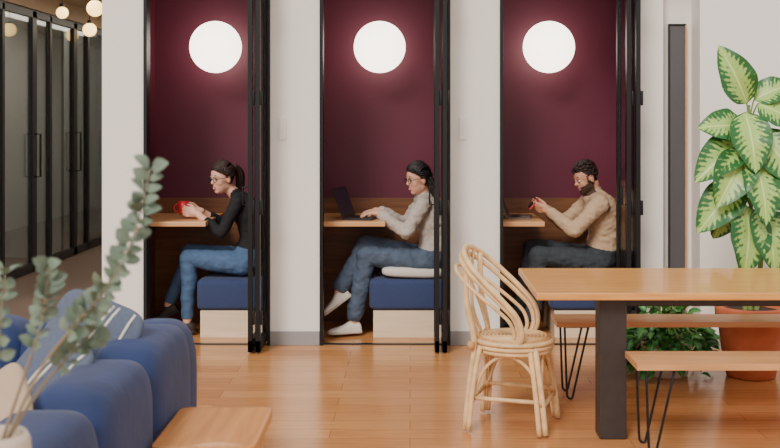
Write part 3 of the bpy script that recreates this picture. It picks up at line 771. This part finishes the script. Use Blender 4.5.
for sg in (-1, 1):
    b.tube([cp(-0.215, sg * 0.185, 0.012), cp(-0.195, sg * 0.165, 0.25), cp(-0.175, sg * 0.15, 0.45), cp(-0.215, sg * 0.155, 0.66), cp(-0.22, sg * 0.14, 0.88)], 0.0155, 'rattan', 10, 4)
    b.tube([cp(-0.19, sg * 0.21, 0.012), cp(-0.17, sg * 0.19, 0.25), cp(-0.14, sg * 0.165, 0.44)], 0.013, 'rattan', 10, 4)
    b.tube([cp(0.20, sg * 0.175, 0.012), cp(0.175, sg * 0.16, 0.22), cp(0.14, sg * 0.14, 0.44)], 0.016, 'rattan', 10, 4)
    b.tube([cp(0.175, sg * 0.20, 0.012), cp(0.15, sg * 0.18, 0.22), cp(0.115, sg * 0.155, 0.44)], 0.013, 'rattan', 10, 4)
    b.tube([cp(-0.19, sg * 0.165, 0.14), cp(-0.12, sg * 0.16, 0.32), cp(0.0, sg * 0.165, 0.395), cp(0.12, sg * 0.155, 0.32), cp(0.185, sg * 0.165, 0.14)], 0.009, 'rattan', 8, 5)
    b.tube([cp(-0.195, sg * 0.168, 0.17), cp(0.18, sg * 0.163, 0.17)], 0.011, 'rattan', 8)
    b.tube([cp(-0.16, sg * 0.10, 0.46), cp(-0.21, sg * 0.12, 0.60), cp(-0.25, sg * 0.06, 0.75), cp(-0.258, sg * 0.03, 0.918)], 0.009, 'rattan', 8, 4)
    b.tube([cp(-0.18, sg * 0.04, 0.46), cp(-0.23, sg * 0.03, 0.60), cp(-0.25, sg * 0.085, 0.77), cp(-0.243, sg * 0.095, 0.908)], 0.009, 'rattan', 8, 4)
    for z in (0.17, 0.44): 
        b.tube([cp(-0.19, sg * 0.168, z - 0.02), cp(-0.185, sg * 0.168, z + 0.02)], 0.020, 'rattand', 10)
        if z < 0.3: b.tube([cp(0.178, sg * 0.163, z - 0.02), cp(0.17, sg * 0.16, z + 0.02)], 0.020, 'rattand', 10)
for fx in (-0.2, 0.185):
    b.tube([cp(fx, -0.165, 0.15), cp(fx, 0.165, 0.15)], 0.011, 'rattan', 8)
    b.tube([cp(fx * 0.98, -0.165, 0.16), cp(fx * 0.9, -0.10, 0.33), cp(fx * 0.85, 0, 0.39), cp(fx * 0.9, 0.10, 0.33), cp(fx * 0.98, 0.165, 0.16)], 0.009, 'rattan', 8, 5)
b.done('rattan_chair')

# ------------------------------------------------------------------ sofa
b = MB()
SY0, SY1 = 2.55, 4.72; SX = -0.05
b.box(-1.95 + SX, -0.92 + SX, SY0, SY1 - 0.08, 0.12, 0.30, 'sofa')
n3 = 3; Lc = (4.50 - SY0) / n3
for i in range(n3):
    yc = SY0 + Lc * (i + 0.5)
    b.sup((-0.985 + SX, yc, 0.49), (0.145, Lc / 2 + 0.02, 0.295), 'sofa', 0.5, 0.42, nu=56, nv=32)
    b.sup((-1.52 + SX, yc, 0.37), (0.42, Lc / 2 + 0.005, 0.10), 'sofa', 0.35, 0.3, nu=56, nv=20)
for i, xc in enumerate((-1.33, -1.75)):
    b.sup((xc + SX, 4.53, 0.49), (0.235, 0.15, 0.29), 'sofa', 0.5, 0.45, nu=56, nv=32)
b.sup((-1.0 + SX, 4.52, 0.48), (0.15, 0.16, 0.285), 'sofa', 0.6, 0.6, nu=56, nv=32)
for x in (-1.88 + SX, -0.98 + SX):
    for yy in (SY0 + 0.08, 4.5): b.tube([(x, yy, 0.0), (x, yy, 0.13)], [0.018, 0.026], 'oakb', 12)
b.done('sofa', 0.02)

def pillow(name, c, r, R, mat, stripe=None):
    b = MB(); b.sup(c, r, mat, 0.55, 0.35, R=R, nu=48, nv=20, fn=lambda p: V((p.x, p.y, p.z * (0.35 + 0.65 * (1 - (p.x / r[0]) ** 2) * (1 - (p.y / r[1]) ** 2)))))
    if stripe:
        for o in (0.25, 0.38, 0.75):
            pts = []
            for t in np.linspace(-0.92, 0.92, 13):
                x = o * r[0]; yy = t * r[1]
                z = r[2] * (0.35 + 0.65 * (1 - o * o) * (1 - t * t)) * (1 - max(abs(o), abs(t)) ** 4) ** 0.35
                pts.append(V(c) + R @ V((x, yy, z + 0.001)))
            b.tube(pts, 0.006, stripe, 6)
    return b.done(name)
def fr(nrm, up):
    z = V(nrm).normalized(); y = V(up); y = (y - z * y.dot(z)).normalized(); x = y.cross(z)
    return Matrix((x, y, z)).transposed()
pillow('cushion', (-1.25, 4.12, 0.715), (0.22, 0.22, 0.065), fr((-0.35, -0.8, 0.45), (0.25, 0, 1)), 'slate', 'cream')
pillow('cushion.001', (-1.28, 3.74, 0.69), (0.21, 0.21, 0.065), fr((-0.6, -0.6, 0.6), (0.4, 0, 1)), 'slate', 'cream')
pillow('cushion.002', (-1.29, 3.24, 0.67), (0.19, 0.19, 0.075), fr((-0.6, -0.5, 0.7), (0.6, 0, 1)), 'tan', None)

# ------------------------------------------------------------------ low wooden coffee table
b = MB()
b.sup((-0.70, 3.90, 0.482), (0.178, 0.26, 0.018), 'stool', 0.12, 0.14, nu=64, nv=12)
for x in (-0.82, -0.58):
    for yy in (3.70, 4.10): b.tube([(x + (x + 0.70) * 0.12, yy, 0), (x, yy, 0.47)], [0.016, 0.022], 'stool', 12)
b.done('coffee_table')

# ------------------------------------------------------------------ dieffenbachia
b = MB()
pc = V((2.13, 6.77, 0))
b.lathe([(0.135, 0.0), (0.15, 0.01), (0.185, 0.20), (0.20, 0.36), (0.215, 0.365), (0.22, 0.43), (0.215, 0.44), (0.19, 0.44), (0.185, 0.40), (0.01, 0.40)], pc, 'terra', 40)
b.lathe([(0.01, 0.398), (0.186, 0.398), (0.18, 0.41), (0.01, 0.415)], pc, 'soil', 24)
W = lambda px, py, y=6.77: V((( px - 410) / 160.4, y, 1.6 - (py - 120) / 160.4))   # plant drawing grid -> metres
stems = [[(752, 325), (749, 270), (752, 210), (748, 150), (750, 105)], [(756, 325), (762, 260), (764, 200), (768, 150)], [(748, 325), (742, 275), (738, 225), (735, 190)]]
for st in stems:
    b.tube([W(*p) for p in st], [0.017, 0.016, 0.014, 0.011, 0.008][:len(st)], 'stem', 10, 4)
Ls = [((746, 104), (716, 46), 34, -.02), ((754, 100), (796, 84), 28, .05), ((744, 128), (694, 128), 34, -.05), ((742, 112), (746, 172), 38, -.16), ((756, 104), (796, 128), 34, -.06),
      ((742, 142), (690, 182), 38, -.08), ((742, 150), (708, 206), 40, -.15), ((756, 130), (790, 186), 38, -.12), ((740, 182), (694, 232), 38, -.04), ((744, 205), (736, 272), 42, -.12),
      ((757, 205), (768, 270), 38, -.10), ((757, 160), (798, 215), 40, -.02), ((750, 158), (754, 222), 38, -.2), ((738, 150), (722, 110), 28, .1), ((760, 180), (742, 130), 28, .12),
      ((762, 215), (800, 262), 36, .02), ((735, 190), (716, 240), 32, .1), ((766, 150), (790, 150), 28, .1)]
for i, (a, t, w, dy) in enumerate(Ls):
    A = W(*a, 6.77 - 0.03 + dy * 0.3); T = W(*t, 6.77 + dy - 0.05)
    nh = V((random.uniform(-.35, .35), -0.85, 0.45 + random.uniform(-.2, .2)))
    b.leaf(A, T, w / 160.4 * 1.08, 'dief', nh, bulge=0.10, fold=random.uniform(0.1, 0.35), wave=0.06, nu=9, nv=14, p=0.75)
    st = W(750, a[1] + 22, 6.77)
    b.tube([st, (st + A) * 0.5 + V((0, 0, 0.01)), A, A + (T - A) * 0.04], [0.007, 0.006, 0.0045, 0.003], 'stem', 8, 3)
b.done('potted_dieffenbachia')

# ------------------------------------------------------------------ low trailing plant
b = MB()
qc = V((1.61, 6.80, 0))
b.lathe([(0.11, 0), (0.13, 0.01), (0.16, 0.2), (0.17, 0.22), (0.16, 0.225), (0.14, 0.2), (0.01, 0.2)], qc, 'pot', 28)
for i in range(420):
    a = random.uniform(0, 2 * math.pi); rr = random.uniform(0.02, 0.28) ; hz = 0.42 * math.sqrt(max(0, 1 - (rr / 0.31) ** 2)) * random.uniform(0.55, 1.0)
    if random.random() < 0.42: hz = random.uniform(0.02, 0.3); rr = random.uniform(0.19, 0.28)
    p = qc + V((rr * math.cos(a), rr * math.sin(a) * 0.85, hz + 0.02))
    out = V((math.cos(a) * (0.4 + rr), math.sin(a) * (0.4 + rr), random.uniform(-0.9, 0.5))).normalized()
    L = random.uniform(0.06, 0.10); tip = p + out * L
    if tip.z < 0.01: tip.z = 0.012
    b.leaf(p, tip, L * 0.66, 'pothos', (math.cos(a) * .4 + random.uniform(-.5, .5), -0.5 + random.uniform(-.4, .4), 1), 0.1, 0.3, nu=5, nv=6, p=0.7)
    if i % 4 == 0: b.tube([qc + V((0.05 * math.cos(a), 0.05 * math.sin(a), 0.2)), qc + V((rr * .6 * math.cos(a), rr * .5 * math.sin(a), max(hz, .2) + 0.08)), p], 0.003, 'stem', 5, 3)
b.done('potted_pothos')

# ------------------------------------------------------------------ eucalyptus in the foreground
b = MB()
ec = V((-0.84, 2.2, 0))
b.lathe([(0.045, 0.80), (0.055, 0.805), (0.07, 0.88), (0.066, 0.95), (0.058, 0.965), (0.052, 0.96), (0.055, 0.93), (0.005, 0.93)], ec, 'pot', 32)
br = [[(-.83, 2.2, .93), (-.752, 2.2, 1.09), (-.68, 2.19, 1.183), (-.61, 2.18, 1.262), (-.555, 2.18, 1.37), (-.525, 2.19, 1.50)],
      [(-.835, 2.2, .93), (-.79, 2.21, 1.07), (-.745, 2.2, 1.20), (-.735, 2.2, 1.30)],
      [(-.84, 2.2, .93), (-.83, 2.18, 1.12), (-.815, 2.18, 1.29)],
      [(-.83, 2.2, .93), (-.77, 2.25, 1.04), (-.70, 2.26, 1.12), (-.66, 2.27, 1.16)],
      [(-.845, 2.2, .93), (-.87, 2.15, 1.1), (-.90, 2.15, 1.22)]]
for ib, pts in enumerate(br):
    q = catmull(pts, 6); N = len(q)
    b.tube(q, [0.0042 - 0.003 * i / N for i in range(N)], 'bark', 7)
    start = int(N * (0.36 if ib in (0,) else 0.5))
    for i in range(start, N):
        t = (V(q[min(i + 1, N - 1)]) - V(q[i - 1])).normalized()
        for s_ in range(3):
            a = i * 1.9 + s_ * 2.1 + random.uniform(-.4, .4)
            u = t.cross(V((0, 1, 0))).normalized(); v = t.cross(u)
            dr = (u * math.cos(a) + v * math.sin(a) + t * 0.5).normalized()
            L = random.uniform(0.026, 0.042); p = V(q[i]) + dr * 0.004
            b.leaf(p, p + dr * L, L * 0.72, 'euc', (random.uniform(-1, 1), -0.7, random.uniform(0, 1)), 0.1, 0.2, nu=5, nv=6, p=0.85)
b.done('potted_eucalyptus')
b = MB(); b.lathe([(0.14, 0), (0.14, 0.015), (0.02, 0.03), (0.018, 0.775), (0.15, 0.78), (0.15, 0.799), (0.01, 0.7995)], (-0.84, 2.2, 0), 'black', 32); b.done('side_table')

# ------------------------------------------------------------------ light
w = bpy.data.worlds.new('World'); scene.world = w; w.use_nodes = True
bg = w.node_tree.nodes['Background']; bg.inputs['Color'].default_value = (1.0, 0.96, 0.905, 1); bg.inputs['Strength'].default_value = 1.12
def area(name, loc, size, size_y, energy, color, rot=(0, 0, 0)):
    l = bpy.data.lights.new(name, 'AREA'); l.shape = 'RECTANGLE'; l.size = size; l.size_y = size_y; l.energy = energy; l.color = color
    o = bpy.data.objects.new(name, l); o.location = loc; o.rotation_euler = rot; scene.collection.objects.link(o)
sl = bpy.data.lights.new('sun', 'SUN'); sl.energy = 2.7; sl.angle = math.radians(18); sl.color = (1, 0.94, 0.86)
so = bpy.data.objects.new('sun', sl); so.rotation_euler = (math.radians(50), math.radians(-14), math.radians(-12)); scene.collection.objects.link(so)
area('office_ceiling_light', (-5.7, 13, 2.9), 2, 8, 260, (1, .95, .88))
area('corridor_ceiling_light', (-3.1, 13, 2.92), 0.5, 8, 60, (1, .9, .78))

# ------------------------------------------------------------------ camera
cd = bpy.data.cameras.new('camera'); cam = bpy.data.objects.new('camera', cd); scene.collection.objects.link(cam)
cam.location = (0, 0, 1.6); cam.rotation_euler = (math.radians(90), 0, 0)
cd.sensor_width = 36; cd.lens = 1083 / 780 * 36
cd.shift_x = (390 - 410) / 780; cd.shift_y = -(224 - 120) / 780
cd.dof.use_dof = True; cd.dof.focus_distance = 7.9; cd.dof.aperture_fstop = 4.5
cd.clip_end = 100
scene.camera = cam
